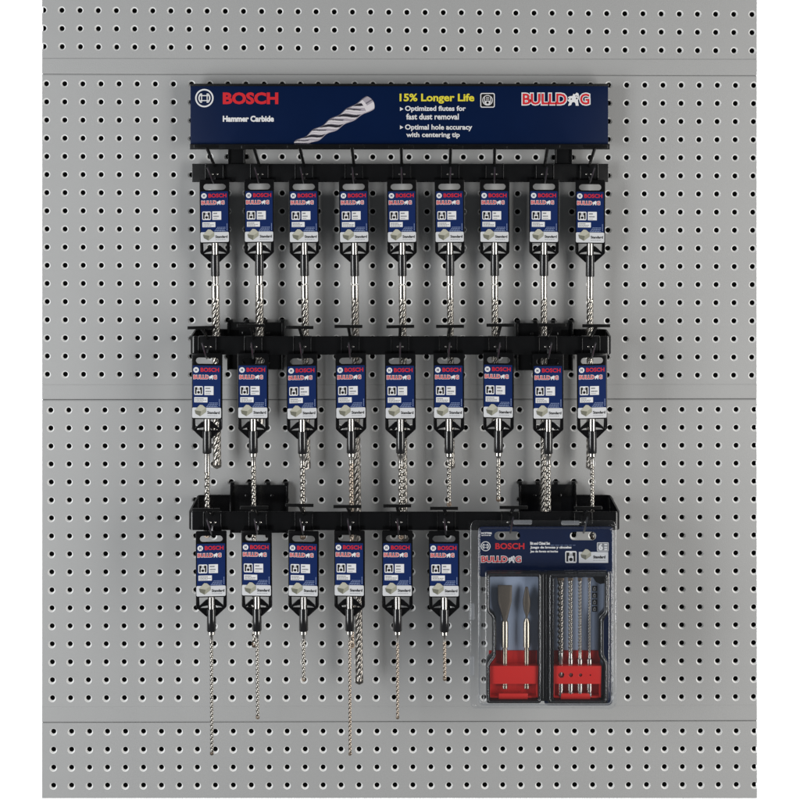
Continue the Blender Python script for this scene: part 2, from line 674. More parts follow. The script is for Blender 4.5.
# ------------------------------------------------------------------ header sign
dH = 0.021
zH = PZ(149.4, dH)
sign = thing("header_sign", "long navy header sign with red and white lettering above the racks", "sign", (0, -dH, zH))
O = (0, -dH, zH)
hx = lambda p: PX(p, dH)
hz = lambda p: PZ(p, dH)
join("sign_panel", [(box(hx(190.4), hx(608.2), hz(144.6), hz(86.0), -dH, -dH + 0.003, 0.0004), M_navy)], sign, O)
join("sign_frame", [
    (box(hx(190.0), hx(608.6), hz(86.2), hz(83.7), -dH - 0.002, -dH + 0.009, 0.0007), M_rail),
    (box(hx(190.0), hx(609.6), hz(149.4), hz(143.9), -dH - 0.004, -dH + 0.009, 0.0007), M_rail),
    (box(hx(190.8), hx(607.8), hz(143.9), hz(86.2), -dH + 0.0032, -dH + 0.008), M_rail)], sign, O)
yh = -dH - 0.0003
join("brand_emblem", logo(hx(204.4), hz(98.1), 9.2 * k(dH), yh, M_white, M_white), sign, O, 0)
join("brand_lettering", [(text("BOSCH", hx(222.8), hx(278.3), hz(104.3), hz(92.3), yh, 0.045), M_red)], sign, O, 0)
join("product_lettering", [(text("Hammer Carbide", hx(222.8), hx(274.0), hz(121.8), hz(115.7), yh, 0.05), M_white)], sign, O, 0)
join("slogan_lettering", [(text("15% Longer Life", hx(399.6), hx(474.3), hz(103.6), hz(93.6), yh, 0.03), M_yellow)], sign, O, 0)
g = [(text("Optimized flutes for", hx(405.0), hx(465.8), hz(112.4), hz(105.8), yh, 0.028), M_white),
     (text("fast dust removal", hx(406.2), hx(458.8), hz(119.6), hz(113.6), yh, 0.028), M_white),
     (text("Optimal hole accuracy", hx(405.0), hx(472.2), hz(131.2), hz(124.4), yh, 0.028), M_white),
     (text("with centering tip", hx(406.2), hx(459.8), hz(138.6), hz(132.2), yh, 0.028), M_white)]
for zc in (109.0, 127.3):
    g.append((poly([(hx(400), hz(zc - 2)), (hx(403.4), hz(zc)), (hx(400), hz(zc + 2))], yh), M_white))
join("bullet_lettering", g, sign, O, 0)
ic = [(shape([rrect(hx(480.3), hx(494.8), hz(107.6), hz(93.0), 1.8 * k(dH)), rrect(hx(481.2), hx(493.9), hz(106.7), hz(93.9), 1.2 * k(dH))], yh), M_white),
      (shape([rrect(hx(481.2), hx(493.9), hz(106.7), hz(93.9), 1.2 * k(dH))], yh), M_black),
      (shape([circle(hx(487.55), hz(100.3), 5.2 * k(dH)), circle(hx(487.55), hz(100.3), 4.5 * k(dH))], yh - 1e-4), M_white),
      (shape([rrect(hx(485.2), hx(489.9), hz(104.6), hz(100.6), 1.0 * k(dH)), rrect(hx(486.3), hx(488.8), hz(103.8), hz(101.4), .6 * k(dH))], yh - 2e-4), M_white),
      (quad(hx(484.2), hx(484.9), hz(103.4), hz(97.2), yh - 2e-4), M_white),
      (quad(hx(490.2), hx(490.9), hz(103.4), hz(97.2), yh - 2e-4), M_white),
      (quad(hx(486.0), hx(489.1), hz(99.5), hz(98.9), yh - 2e-4), M_white),
      (quad(hx(486.0), hx(489.1), hz(97.8), hz(97.2), yh - 2e-4), M_white)]
join("chuck_icon", ic, sign, O, 0)
join("wordmark", wordmark(hx(522.6), hx(589.4), hz(104.6), hz(93.6), yh), sign, O, 0)


def picture_drill():
    """the printed picture of a fluted bit on the sign"""
    A = Vector((296.5, 146.5))
    B = Vector((370.5, 102.5))
    ax = (B - A)
    L = ax.length
    t_ = ax.normalized()
    n_ = Vector((t_.y, -t_.x))          # towards lower right
    groups = {0: bmesh.new(), 1: bmesh.new(), 2: bmesh.new(), 3: bmesh.new()}
    NL, NW = 170, 34

    def half(t):
        return 4.6 + 2.6 * t + 1.15 * math.sin(2 * math.pi * t * L / 20.0 + 0.6) * (1 - t * .6)

    def P(t, w):
        q = A + t_ * (t * L) + n_ * (w * half(t))
        if t > 0.86:                       # blunt tip
            q = q + t_ * (1 - w * w) * 3.0 * (t - 0.86) / 0.14
        return q
    for i in range(NL):
        for j in range(NW):
            t0, t1 = i / NL, (i + 1) / NL
            w0, w1 = -1 + 2 * j / NW, -1 + 2 * (j + 1) / NW
            t, w = (t0 + t1) / 2, (w0 + w1) / 2
            pts = [P(t0, w0), P(t1, w0), P(t1, w1), P(t0, w1)]
            if max(p.y for p in pts) > 143.4:
                continue
            ph = (t * L / 20.0 + math.asin(max(-1, min(1, w))) / math.pi * 1.35) % 1.0
            if t > 0.9:
                c = 1 if (w > -.1 and t > 0.93) else 0
                if abs(w - .2) < .09 and t > .93:
                    c = 2
            else:
                c = 0
                for lim, cc in ((.11, 3), (.18, 2), (.30, 0), (.36, 1), (.52, 0), (.60, 3), (.66, 2), (.76, 1), (.90, 0), (.95, 2), (1.0, 3)):
                    if ph < lim:
                        c = cc
                        break
                if w < -.25 and .5 < ph < .66:
                    c = 1
            if abs(w) > .88:
                c = 1 if w < 0 else 2
            b = groups[c]
            f = b.faces.new([b.verts.new((hx(p.x), yh, hz(p.y))) for p in pts])
            f.normal_update()
            if f.normal.y > 0:
                f.normal_flip()
    mm = (M_pw, M_pl, M_pm, M_pd)
    return [(groups[i], mm[i]) for i in range(4)]


join("drill_picture", picture_drill(), sign, O, 0)

# ------------------------------------------------------------------ racks
TOPD, MIDD, BOTD = 0.012, 0.062, 0.084


def hook(root, O, cx, yc, d, tip, tag_len=28.0, tilt=0.0, slot_y=None, rail_h=18.4):
    """one scan hook: clip on the rail, lower wire that carries the pack, upper wire with a tag bar.
    cx: clip centre; yc: rail centre row; tip: (x, y) of the tag bar; slot_y: row where the lower wire leaves."""
    dc = d + 0.0032
    w = 9.3
    geo = [(box(PX(cx - w, dc), PX(cx + w, dc), PZ(yc + rail_h / 2 + 0.5, dc), PZ(yc - rail_h / 2 - 0.2, dc), -dc, -d + 0.0003, 0.0008), M_rail)]
    # raised edges of the clip and its two rivets
    for s in (-1, 1):
        geo.append((box(PX(cx + s * (w - .55) - .5, dc), PX(cx + s * (w - .55) + .5, dc), PZ(yc + rail_h / 2 - 1, dc), PZ(yc - rail_h / 2 + 1, dc), -dc - 0.0012, -dc + 0.0002, 0.0004), M_rail))
    # lower wire
    if slot_y is None:
        slot_y = yc + 11.0
    y1 = slot_y - 1.2
    dt = d + 0.066
    sx, sy = cx - 0.5, yc + 4
    lt = (cx + (tip[0] - cx) * 0.9 , y1 - 15.5)
    lo = []
    for t, dd, yy in ((0, d + .001, yc + 3), (.02, d + .004, yc + 5), (.06, d + .007, y1 - 1.2), (.14, d + .0105, y1), (.3, d + .02, y1 - 2.5), (1.0, dt, lt[1])):
        xx = lerp(cx, lt[0], t)
        lo.append((PX(xx, dd), -dd, PZ(yy, dd)))
    geo.append((tube(lo, 0.0012, 8), M_wire2))
    for ox in (-2.2, 2.6):
        geo.append((lathe_y(PX(cx + ox, dc), -dc, PZ(yc + 1.2, dc), 0.0015, 0.0012), M_steel))
    h = join("hook", geo, root, O)
    # upper wire and tag bar
    up = []
    for t, dd, yy in ((0, d + .001, yc - 6), (.04, d + .005, yc - 7.5), (1.0, dt, tip[1] + .6)):
        xx = lerp(cx, tip[0], t)
        up.append((PX(xx, dd), -dd, PZ(yy, dd)))
    tb = box(-tag_len / 2 * k(dt), tag_len / 2 * k(dt), -1.55 * k(dt), 1.55 * k(dt), -0.0012, 0.0012, 0.0005)
    bmesh.ops.rotate(tb, verts=tb.verts, cent=(0, 0, 0), matrix=Matrix.Rotation(R(-tilt), 3, 'Y'))
    bmesh.ops.translate(tb, verts=tb.verts, vec=(PX(tip[0], dt), -dt - 0.001, PZ(tip[1], dt)))
    join("tag_arm", [(tube(up, [0.0016, 0.0021, 0.0024], 8), M_wire), (tb, M_wire)], h)
    bpy.context.view_layer.update()
    o = h.children[0]
    o.data.transform(Matrix.Translation((-O[0], -O[1], -O[2])))
    return h


def lathe_y(x, y, z, r, h):
    """small domed rivet facing the camera"""
    bm = bmesh.new()
    rings = []
    for rr, yy in ((r, 0), (r * .9, -h * .5), (r * .5, -h * .9)):
        rings.append([bm.verts.new((x + rr * math.cos(2 * math.pi * j / 10), y + yy, z + rr * math.sin(2 * math.pi * j / 10))) for j in range(10)])
    for i in range(2):
        for j in range(10):
            bm.faces.new((rings[i][j], rings[i][(j + 1) % 10], rings[i + 1][(j + 1) % 10], rings[i + 1][j]))
    bm.faces.new(rings[-1])
    bmesh.ops.recalc_face_normals(bm, faces=bm.faces)
    return bm


def strap(path, z0, z1, th):
    """flat bar bent along a plan path (x, y); z0..z1 height; thickness th inwards."""
    bm = bmesh.new()
    pts = [Vector(p) for p in path]
    rows = []
    for i, p in enumerate(pts):
        a = pts[max(i - 1, 0)]
        b = pts[min(i + 1, len(pts) - 1)]
        t1 = (p - a).normalized() if i > 0 else (b - p).normalized()
        t2 = (b - p).normalized() if i < len(pts) - 1 else t1
        t = (t1 + t2).normalized()
        n = Vector((-t.y, t.x))
        m = th / max(0.3, n.dot(Vector((-t1.y, t1.x))))
        q = p + n * m
        rows.append([bm.verts.new((p.x, p.y, z0)), bm.verts.new((p.x, p.y, z1)), bm.verts.new((q.x, q.y, z1)), bm.verts.new((q.x, q.y, z0))])
    for i in range(len(rows) - 1):
        for j in range(4):
            bm.faces.new((rows[i][j], rows[i][(j + 1) % 4], rows[i + 1][(j + 1) % 4], rows[i + 1][j]))
    bm.faces.new(rows[0])
    bm.faces.new(rows[-1])
    bmesh.ops.recalc_face_normals(bm, faces=bm.faces)
    bmesh.ops.bevel(bm, geom=[e for e in bm.edges if e.calc_face_angle(0) > R(60)], offset=th * .42, segments=3, affect='EDGES')
    return bm


def bracket(root, O, x0, x1, y0, y1, tabs):
    """folded sheet bracket hooked into the board holes"""
    f = 0.0065
    geo = [(box(PX(x0, f), PX(x1, f), PZ(y1, f), PZ(y0, f), -f, -0.0045, 0.0006), M_rail)]
    for x in (x0 + 1, x1 - 1):
        geo.append((box(PX(x - 1, f), PX(x + 1, f), PZ(y1, f), PZ(y0, f), -f - .004, -f + .0003, 0.0005), M_rail))
    for tx in tabs:
        geo.append((box(PX(tx - 2.0, f), PX(tx + 2.0, f), PZ(y0 + 3, f), PZ(y0 - 2.6, f), -f + .0003, -0.0002, 0.0005), M_rail))
    for (a, b) in ((.28, .22), (.72, .22), (.28, .86), (.72, .86)):
        geo.append((lathe_y(PX(x0 + (x1 - x0) * a, f), -f, PZ(y0 + (y1 - y0) * b, f), .0022, .0012), M_rail))
    return join("mounting_bracket", geo, root, O)


def rail_path(xl, xr, d, back, bl, br):
    """plan path from the left bracket round the front to the right bracket"""
    L, Rr = PX(xl, d), PX(xr, d)
    Lb, Rb = PX(back[0], 0.0045), PX(back[1], 0.0045)
    c = 0.007
    f = -d
    path = [(PX(bl), -0.0045), (Lb + 0.006, -0.0045), (Lb + .0015, -0.006), (Lb, -0.010)]
    v = Vector((L, f)) - Vector((Lb, -0.010))
    v.normalize()
    for t in range(9):
        a = R(90 * t / 8)
        path.append((L + c - c * math.cos(a), f + c - c * math.sin(a)))
    for t in range(9):
        a = R(90 * t / 8)
        path.append((Rr - c + c * math.sin(a), f + c - c * math.cos(a)))
    path += [(Rb, -0.010), (Rb - .0015, -0.006), (Rb - .006, -0.0045), (PX(br), -0.0045)]
    return path


RG = random.Random(3)
# top rack: a straight bar on two stand-offs
zr = PZ(182.2, TOPD)
rackT = thing("hook_rack", "straight black hook rack right under the navy sign, nine hooks", "rack", (0, -TOPD, zr), "black steel hook racks")
OT = (0, -TOPD, zr)
join("rail", [(box(PX(191.9, TOPD), PX(608.5, TOPD), PZ(182.2, TOPD), PZ(163.8, TOPD), -TOPD, -TOPD + .004, .0007), M_rail)], rackT, OT)
for (a, b) in ((228.1, 245.1), (555.0, 572.0)):
    f = 0.0085
    join("mounting_bracket", [(box(PX(a, f), PX(b, f), PZ(180, f), PZ(100, f), -f + .0004, -0.0006, .0006), M_rail),
                              (box(PX(a, f), PX(a + 1.2, f), PZ(163, f), PZ(100, f), -f - .003, -f + .0006, .0004), M_rail),
                              (box(PX(b - 1.2, f), PX(b, f), PZ(163, f), PZ(100, f), -f - .003, -f + .0006, .0004), M_rail)], rackT, OT)
TCX = [214.6, 259.6, 304.2, 354.0, 401.7, 450.0, 494.4, 544.6, 588.9]
TTIP = [(206.5, 146.3), (254.0, 147.0), (299.8, 146.6), (351.9, 146.4), (401.2, 146.6), (450.6, 146.8), (494.6, 147), (547.4, 146.5), (595.2, 146.6)]
for c, t in zip(TCX, TTIP):
    hook(rackT, OT, c, 173.0, TOPD, t, 25.0, RG.uniform(-1, 1), 184.2)

# middle rack
zr = PZ(354.8, MIDD)
rackM = thing("hook_rack", "black hook rack with bent ends across the middle, nine tag bars", "rack", (0, -MIDD, zr), "black steel hook racks")
OM = (0, -MIDD, zr)
join("rail", [(strap(rail_path(189.8, 611.7, MIDD, (194.8, 606.8), 240, 560), PZ(354.8, MIDD), PZ(336.3, MIDD), .0022), M_rail)], rackM, OM)
bracket(rackM, OM, 227.5, 284.0, 322.4, 369.6, (230.5, 247.0, 265.2, 282.0))
bracket(rackM, OM, 515.8, 572.8, 323.2, 370.4, (518.5, 535.5, 553.5, 570.5))
MCX = [207.5, 253.5, 302.5, 350.5, 399.9, 448.0, 497.3, 547.7, 590.8]
MTIP = [(201.5, 327.4), (251.0, 325.5), (299.5, 327.2), (348.5, 326.3), (400.3, 326.4), (450.0, 326.2), (500.4, 325.0), (552.0, 324.8), (596.2, 325.6)]
MTL = [1.4, 0, -.8, 0, 1.0, .3, .2, 0, 0]
for c, t, a in zip(MCX, MTIP, MTL):
    hook(rackM, OM, c, 345.5, MIDD, t, 28.0, a, 359.5)

# bottom rack
zr = PZ(530.4, BOTD)
rackB = thing("hook_rack", "lowest black hook rack with deep bent ends, carrying the clear blister", "rack", (0, -BOTD, zr), "black steel hook racks")
OB = (0, -BOTD, zr)
join("rail", [(strap(rail_path(188.3, 620.2, BOTD, (197.4, 611.0), 240, 560), PZ(530.4, BOTD), PZ(511.8, BOTD), .0022), M_rail)], rackB, OB)
bracket(rackB, OB, 230.2, 288.3, 485.0, 533.0, (232.0, 249.8, 268.0, 286.2))
bracket(rackB, OB, 518.7, 576.2, 484.6, 533.0, (520.5, 538.0, 556.2, 574.0))
BCX = [212.5, 258.0, 304.0, 350.4, 398.8, 446.2, 510.0, 583.0]
BTIP = [(206.0, 509.6), (254.2, 507.5), (299.6, 505.0), (347.4, 506.2), (397.2, 505.6), (444.0, 508.1), (513.5, 507.2), (588.0, 507.8)]
BTL = [0, .4, -.6, .3, .2, 0, 0, .5]
for i, (c, t, a) in enumerate(zip(BCX, BTIP, BTL)):
    hook(rackB, OB, c, 521.2, BOTD, t, 28.0, a, 535.6 if i < 6 else 534.0)

# ------------------------------------------------------------------ carded drill bits
U = S * 0.985            # one photo unit at the packs' depth


def V(x, v):
    return (x * U, -v * U)


def vl(pts):
    return [V(*p) for p in pts]


yp = -0.0012             # front of the hanger plate (local)


def make_pack_parts():
    parts = {}
    out = round_poly(vl([(-14.9, 0), (-14.9, 73.6), (-4.4, 83.2), (4.4, 83.2), (14.9, 73.6), (14.9, 0)]), 1.6 * U)
    slot = rrect(-10.9 * U, 10.9 * U, -10.5 * U, -4.4 * U, 3.0 * U)
    holes = [slot]
    for s in (-1, 1):
        holes.append(vl([(s * 11.7, 64.0), (s * 3.4, 64.0), (s * 3.6, 66.0), (s * 5.6, 66.8), (s * 8.2, 69.2), (s * 11.3, 72.0)]))
        holes.append(vl([(s * 11.2, 74.4), (s * 8.6, 73.0), (s * 3.5, 72.0), (s * 3.5, 74.5)]))
    body = shape([out] + holes, yp, 0.0026, 0.0004)
    # raised rim round the sides and the skirt
    rim = []
    for s in (-1, 1):
        rim.append((tube([(s * 14.2 * U, yp, -63.5 * U), (s * 14.2 * U, yp, -73.2 * U), (s * 4.2 * U, yp, -82.2 * U)], .0007, 6), M_plast))
    cross = tube([(-11.5 * U, yp, -75.6 * U), (0, yp - .0004, -75.0 * U), (11.5 * U, yp, -75.6 * U)], .0008, 6)
    parts["hanger"] = ([(body, M_plast), (cross, M_plast)] + rim, 35)
    sleeve = lathe(0, 0, [(-75.0 * U, 3.9 * U), (-76.0 * U, 4.3 * U), (-96.2 * U, 4.5 * U), (-96.8 * U, 4.2 * U), (-96.8 * U, 3.4 * U)], 28)
    parts["sleeve"] = ([(sleeve, M_neck)], 35)
    yc = yp - 0.0005
    card = shape([rrect(-13.8 * U, 13.4 * U, -60.0 * U, -11.9 * U, .5 * U)], yc, .0005)
    parts["label_card"] = ([(card, M_blue)], 0)
    y1 = yc - 0.00012
    z = lambda v: -v * U
    x = lambda a: a * U
    parts["brand_emblem"] = ([(poly(circle(x(-10.5), z(16.2), 2.7 * U, 16), y1), M_white),
                              (quad(x(-11.5), x(-11.0), z(17.6), z(14.8), y1 - 1e-4), M_blue),
                              (quad(x(-10.0), x(-9.5), z(17.6), z(14.8), y1 - 1e-4), M_blue),
                              (quad(x(-11.1), x(-9.9), z(16.6), z(15.8), y1 - 1e-4), M_blue)], 0)
    parts["brand_lettering"] = ([(text("BOSCH", x(-6.1), x(11.9), z(18.0), z(14.0), y1, .03), M_red)], 0)
    parts["wordmark"] = (wordmark(x(-13.0), x(9.6), z(24.9), z(21.2), y1, False), 0)
    parts["chuck_icon"] = (chuck_icon(x(-12.4), x(-3.8), z(40.4), z(31.9), y1), 0)
    g = []
    for i, v in enumerate((48.0, 49.3, 50.6, 51.7)):
        g += fine_lines(x(2.2 - i * .9), x(10.6), z(v), .55 * U, y1, M_paleblue, seed=10 + i)
    bar = fine_lines(0, 7.2 * U, 0, .6 * U, y1, M_paleblue, seed=20)[0][0]
    bmesh.ops.rotate(bar, verts=bar.verts, cent=(0, 0, 0), matrix=Matrix.Rotation(R(-90), 3, 'Y'))
    bmesh.ops.translate(bar, verts=bar.verts, vec=(x(12.2), 0, z(51.3)))
    g.append((bar, M_paleblue))
    parts["fine_print"] = (g, 0)
    st = shape([round_poly(vl([(-14.3, 52.6), (-14.3, 62.7), (13.9, 62.7), (13.9, 52.6)]), 1.4 * U)], yc - .0004, .0006, .00012)
    y2 = yc - 0.0006
    g = [(st, M_strip)]
    g.append((text("Standard", x(.5), x(12.6), z(58.7), z(55.9), y2, .025), M_black))
    g += fine_lines(x(.5), x(11.5), z(60.3), .35 * U, y2, M_greytx, seed=30)
    parts["grade_strip"] = (g, 0)
    parts["stone_picture"] = (stone(x(-6.2), z(55.4), 11.2 * U, y2 - .0001), 0)
    return parts


def size_prints(sd):
    """the two white boxes of a card, each card with its own tiny print"""
    rg = random.Random(sd)
    y1 = yp - 0.00062
    x = lambda a: a * U
    z = lambda v: -v * U
    g = [(quad(x(-2.4), x(6.5), z(40.4), z(31.9), y1), M_white)]
    e = rg.uniform(1.2, 3.4)
    g += fine_lines(x(-1.3), x(e), z(34.0), 1.3 * U, y1 - 1e-4, M_greytx, seed=sd)
    g += fine_lines(x(-1.3), x(rg.uniform(3.4, 5.6)), z(36.9), 1.2 * U, y1 - 1e-4, M_greytx, seed=sd + 1)
    g += fine_lines(x(-1.3), x(rg.uniform(2.4, 4.6)), z(39.1), .5 * U, y1 - 1e-4, M_greytx, seed=sd + 2)
    h = [(quad(x(-12.3), x(.6), z(47.6), z(42.6), y1), M_white)]
    h += fine_lines(x(-11.4), x(rg.uniform(-6, -3)), z(44.0), .8 * U, y1 - 1e-4, M_greytx, seed=sd + 3)
    h += fine_lines(x(-11.4), x(rg.uniform(-2, -.4)), z(45.4), .6 * U, y1 - 1e-4, M_greytx, seed=sd + 4)
    h += fine_lines(x(-11.4), x(rg.uniform(-4, -1)), z(46.7), .6 * U, y1 - 1e-4, M_greytx, seed=sd + 5)
    return g, h


PACK = make_pack_parts()
proto = thing("carded_drill_bit", "prototype", "drill bit", (0, 0, 0), "carded drill bits on the hooks")
hang = join("hanger", PACK["hanger"][0], proto, smooth=35)
join("sleeve", PACK["sleeve"][0], hang, smooth=35)
lab = join("label_card", PACK["label_card"][0], proto, smooth=0)
for nm in ("brand_emblem", "brand_lettering", "wordmark", "chuck_icon", "fine_print", "grade_strip", "stone_picture"):
    join(nm, PACK[nm][0], lab, smooth=0)


def dup(root, loc):
    r = root.copy()
    COL.objects.link(r)
    r.location = loc
    for ch in list(root.children):
        c = ch.copy()
        COL.objects.link(c)
        c.parent = r
        for gch in list(ch.children):
            e = gch.copy()
            COL.objects.link(e)
            e.parent = c
    return r


def add_bit(root, loc, d, style, rad, yend, ytop, scale, m, steps):
    """the bit inside the sleeve; local coordinates of the pack. rad in photo units at that depth."""
    kk = k(d) / scale
    r = rad * kk
    zend = (PZ(yend, d) - loc[2]) / scale
    z = lambda v: -v * U
    sh = 3.05 * U
    P_ = [(z(63.2), sh * .6), (z(63.6), sh), (z(90.0), sh)]
    if style == "step":       # top row: shank, ring, body, flutes
        P_ += [(z(91), 3.45 * U), (z(104.5), 3.4 * U), (z(104.6), 2.0 * U), (z(106.0), 2.0 * U), (z(106.1), r * 1.05), (z(118.5), r * 1.0)]
        zf = z(117.0)
    elif style == "plain":    # top row: body runs straight into the flutes
        P_ += [(z(91), r), (z(118.5), r)]
        zf = z(116.5)
    else:                     # cone collar, thin bit
        if steps > 12:
            P_ += [(z(91), r), (z(100.8 + steps), r)]
        else:
            P_ += [(z(91), 3.5 * U), (z(99.8), 3.5 * U), (z(101.2), max(r, 2.4 * U)), (z(101.6), r), (z(102), r * .93), (z(100.8 + steps), r * .93)]
        zf = z(100.0 + steps)
    bit = join("drill_bit", [(lathe(0, 0, P_, 24), M_steel)], root)
    ztip = zend + 1.5 * r
    pitch, lobes, deep = max(5.2 * r, 9.0 * kk), 2, .40
    if style in ("step", "plain"):
        pitch, lobes, deep = 7.2 * r, 4, .30
    join("flutes", [(flutes(0, 0, zf, ztip, r, pitch, deep=deep, lobes=lobes, phase=random.uniform(0, 6)), m)], bit, smooth=60)
    # brazed carbide tip: a broad head with a flat V point
    w = r * 1.04
    tip = bmesh.new()
    MT = M_bitdark if style != "cone" else M_carb
    hd = [(-w, ztip + .6 * r), (-w, zend + .5 * r), (0, zend), (w, zend + .5 * r), (w, ztip + .6 * r)]
    fr = [tip.verts.new((a, -r * .42, b)) for a, b in hd]
    bk = [tip.verts.new((a, r * .42, b)) for a, b in hd]
    tip.faces.new(fr)
    tip.faces.new(bk)
    for i in range(5):
        tip.faces.new((fr[i], fr[(i + 1) % 5], bk[(i + 1) % 5], bk[i]))
    bmesh.ops.recalc_face_normals(tip, faces=tip.faces)
    bmesh.ops.bevel(tip, geom=list(tip.edges), offset=r * .1, segments=1, affect='EDGES')
    core = lathe(0, 0, [(ztip + .7 * r, r * .8), (ztip - .4 * r, r * .86), (zend + r * .9, r * .72), (zend + .45 * r, r * .3)], 16)
    bmesh.ops.rotate(tip, verts=tip.verts, cent=(0, 0, 0), matrix=Matrix.Rotation(random.uniform(-.5, .5), 3, 'Z'))
    join("carbide_tip", [(tip, MT), (core, MT)], bit, smooth=30)


ORD = ["leftmost", "second from left", "third from left", "fourth from left", "fifth from left", "sixth from left",
       "seventh from left", "eighth from left", "rightmost"]
dT, dM, dB = 0.0215, 0.0715, 0.0945
TOP = [  # cx, top row, style, radius, end, material, roll deg, trait
    (214.4, 179.5, "step", 4.15, 468.5, M_bit, -.55, "thick bit passing the middle rack"),
    (259.2, 179.1, "step", 4.2, 426.0, M_bit, -.15, "thick bit with a stepped shank"),
    (303.6, 179.4, "step", 3.8, 470.5, M_bit, -.55, "tip showing below the next card"),
    (353.7, 179.4, "step", 3.85, 682.5, M_bitdark, -.5, "longest thick bit, ending below bottom rack"),
    (401.7, 179.4, "step", 3.8, 541.0, M_bit, -.3, "long bit behind the bottom rail"),
    (449.4, 179.3, "step", 3.4, 469.5, M_bit, -.4, "slender stepped bit"),
    (494.6, 179.3, "step", 3.5, 428.0, M_bit, 0.0, "slender bit with stepped shank"),
    (544.1, 179.3, "plain", 3.3, 541.0, M_bit, -.05, "straight shank, very long bit"),
    (590.3, 179.9, "plain", 3.4, 469.0, M_bit, .05, "straight unstepped shank"),
]
MID = [
    (207.1, 353.0, "cone0", 2.75, 538.0, M_bit, -.1, "plain shank without a collar"),
    (252.9, 353.0, "cone", 2.5, 648.5, M_bit, -.25, "long bit behind the bottom rail"),
    (301.9, 353.6, "cone", 2.8, 540.0, M_bit, -.3, "silver collar and medium bit"),
    (350.8, 353.0, "cone", 2.5, 648.5, M_bronze, -.3, "coppery bit beside a thicker one"),
    (400.2, 353.3, "cone", 2.6, 540.0, M_bit, -.3, "bit overlapping a thicker bit behind"),
    (448.7, 353.0, "cone", 2.25, 507.0, M_bit, 0.0, "short bit ending above bottom rail"),
    (498.4, 352.4, "cone", 2.2, 502.0, M_bit, -.05, "shortest thin bit of its row"),
    (548.1, 353.6, "cone", 2.7, 541.0, M_bit, -.05, "beside a longer bit behind"),
    (592.0, 353.0, "cone", 2.1, 540.0, M_bit, -.15, "thin bit above the clear blister"),
]
BOT = [
    (211.2, 531.0, "cone", 1.75, 755.5, M_bit, -.25, "very long thin bit"),
    (256.5, 530.2, "cone", 1.75, 718.7, M_bit, -.5, "long thin bit with dark tip"),
    (303.5, 531.0, "cone", 1.75, 682.0, M_bit, -.1, "short thin grey bit"),
    (349.4, 530.4, "cone", 1.55, 755.5, M_bronze, -.05, "very long thin coppery bit"),
    (397.3, 530.6, "cone", 1.5, 718.7, M_bronze, -.2, "long thin coppery bit"),
    (444.0, 531.0, "cone", 1.7, 680.5, M_bronze, -.35, "short coppery bit beside clear blister"),
]
ORD6 = ["leftmost", "second", "third", "fourth", "fifth", "sixth"]
for rowname, rows, d, sc in (("top", TOP, dT, 1.0), ("middle", MID, dM, 1.010), ("bottom", BOT, dB, 0.998)):
    for i, (cx, ty, style, rad, yend, m, roll, trait) in enumerate(rows):
        dd = d + random.uniform(-.0006, .0006)
        loc = (PX(cx, dd), -dd, PZ(ty, dd))
        if rowname == "bottom":
            o_ = ["leftmost", "second from left", "third from left", "fourth from left", "fifth from left", "rightmost"][i]
        else:
            o_ = ORD[i]
        p = dup(proto, loc)
        p["label"] = f"carded drill bit {o_} on {rowname} rack, {trait}"
        p.scale = (sc, sc, sc)
        p.rotation_euler = (R(random.uniform(-.6, .6)), R(roll + random.uniform(-.15, .15)), R(random.uniform(-6, 6)))
        lb = [c for c in p.children if c.name.startswith("label_card")][0]
        ga, gb = size_prints(100 * len(rowname) + 7 * i)
        join("size_panel", ga, lb, smooth=0)
        join("type_panel", gb, lb, smooth=0)
        st = "cone" if style.startswith("cone") else style
        add_bit(p, loc, dd, st, rad, yend, ty, sc, m, 14.0 if style == "cone0" else random.uniform(4, 9))
for o in [c for ch in proto.children for c in ch.children] + list(proto.children) + [proto]:
    bpy.data.objects.remove(o)

# ------------------------------------------------------------------ clear blister with the open tool case
dC = 0.0935              # face of the printed card
rootB = (PX(543, dC), -dC, PZ(709, dC))
blis = thing("tool_set_blister", "clear blister with navy card, two chisels and four bits in an open case", "tool set", rootB)


def bx(p, d=dC):
    return PX(p, d)


def bz(p, d=dC):
    return PZ(p, d)


def pp(pts, d):
    return [(PX(a, d), PZ(b, d)) for a, b in pts]


slots = [rrect(bx(494.4), bx(520.2), bz(540.1), bz(531.6), 4.0 * k(dC)), rrect(bx(569.8), bx(596.2), bz(540.3), bz(531.8), 4.0 * k(dC))]
cardo = round_poly(pp([(478.2, 526.6), (478.2, 577.0), (544.0, 577.0), (544.0, 705.2), (612.2, 705.2), (613.4, 526.6)], dC), 5 * k(dC))
card = join("backing_card", [(shape([cardo] + slots, -dC, .0006), M_navy)], blis, rootB, 0)
yb = -dC - .0002
join("brand_emblem", logo(bx(485.6), bz(546.2), 4.9 * k(dC), yb, M_white, M_white), card, rootB, 0)
join("brand_lettering", [(text("BOSCH", bx(495.3), bx(524.4), bz(549.2), bz(543.0), yb, .03), M_red)], card, rootB, 0)
join("wordmark", wordmark(bx(481.4), bx(521.0), bz(562.2), bz(556.2), yb), card, rootB, 0)
g = [(text("HCST006", bx(481.2), bx(491.8), bz(534.2), bz(532.0), yb, .05), M_white)]
g += fine_lines(bx(481.4), bx(491.6), bz(535.4), .8 * k(dC), yb, M_white, seed=42)
g += [(text("Bit and Chisel Set", bx(530.2), bx(550.0), bz(544.8), bz(541.8), yb, .05), M_white),
      (text("Juego de brocas y cinceles", bx(530.2), bx(571.5), bz(549.2), bz(546.0), yb, .05), M_white),
      (text("Jeu de forets et burins", bx(530.2), bx(558.0), bz(553.0), bz(550.2), yb, .05), M_white)]
g += fine_lines(bx(550.5), bx(576.0), bz(545.2), .35 * k(dC), yb, M_paleblue, seed=45)
join("description_lettering", g, card, rootB, 0)
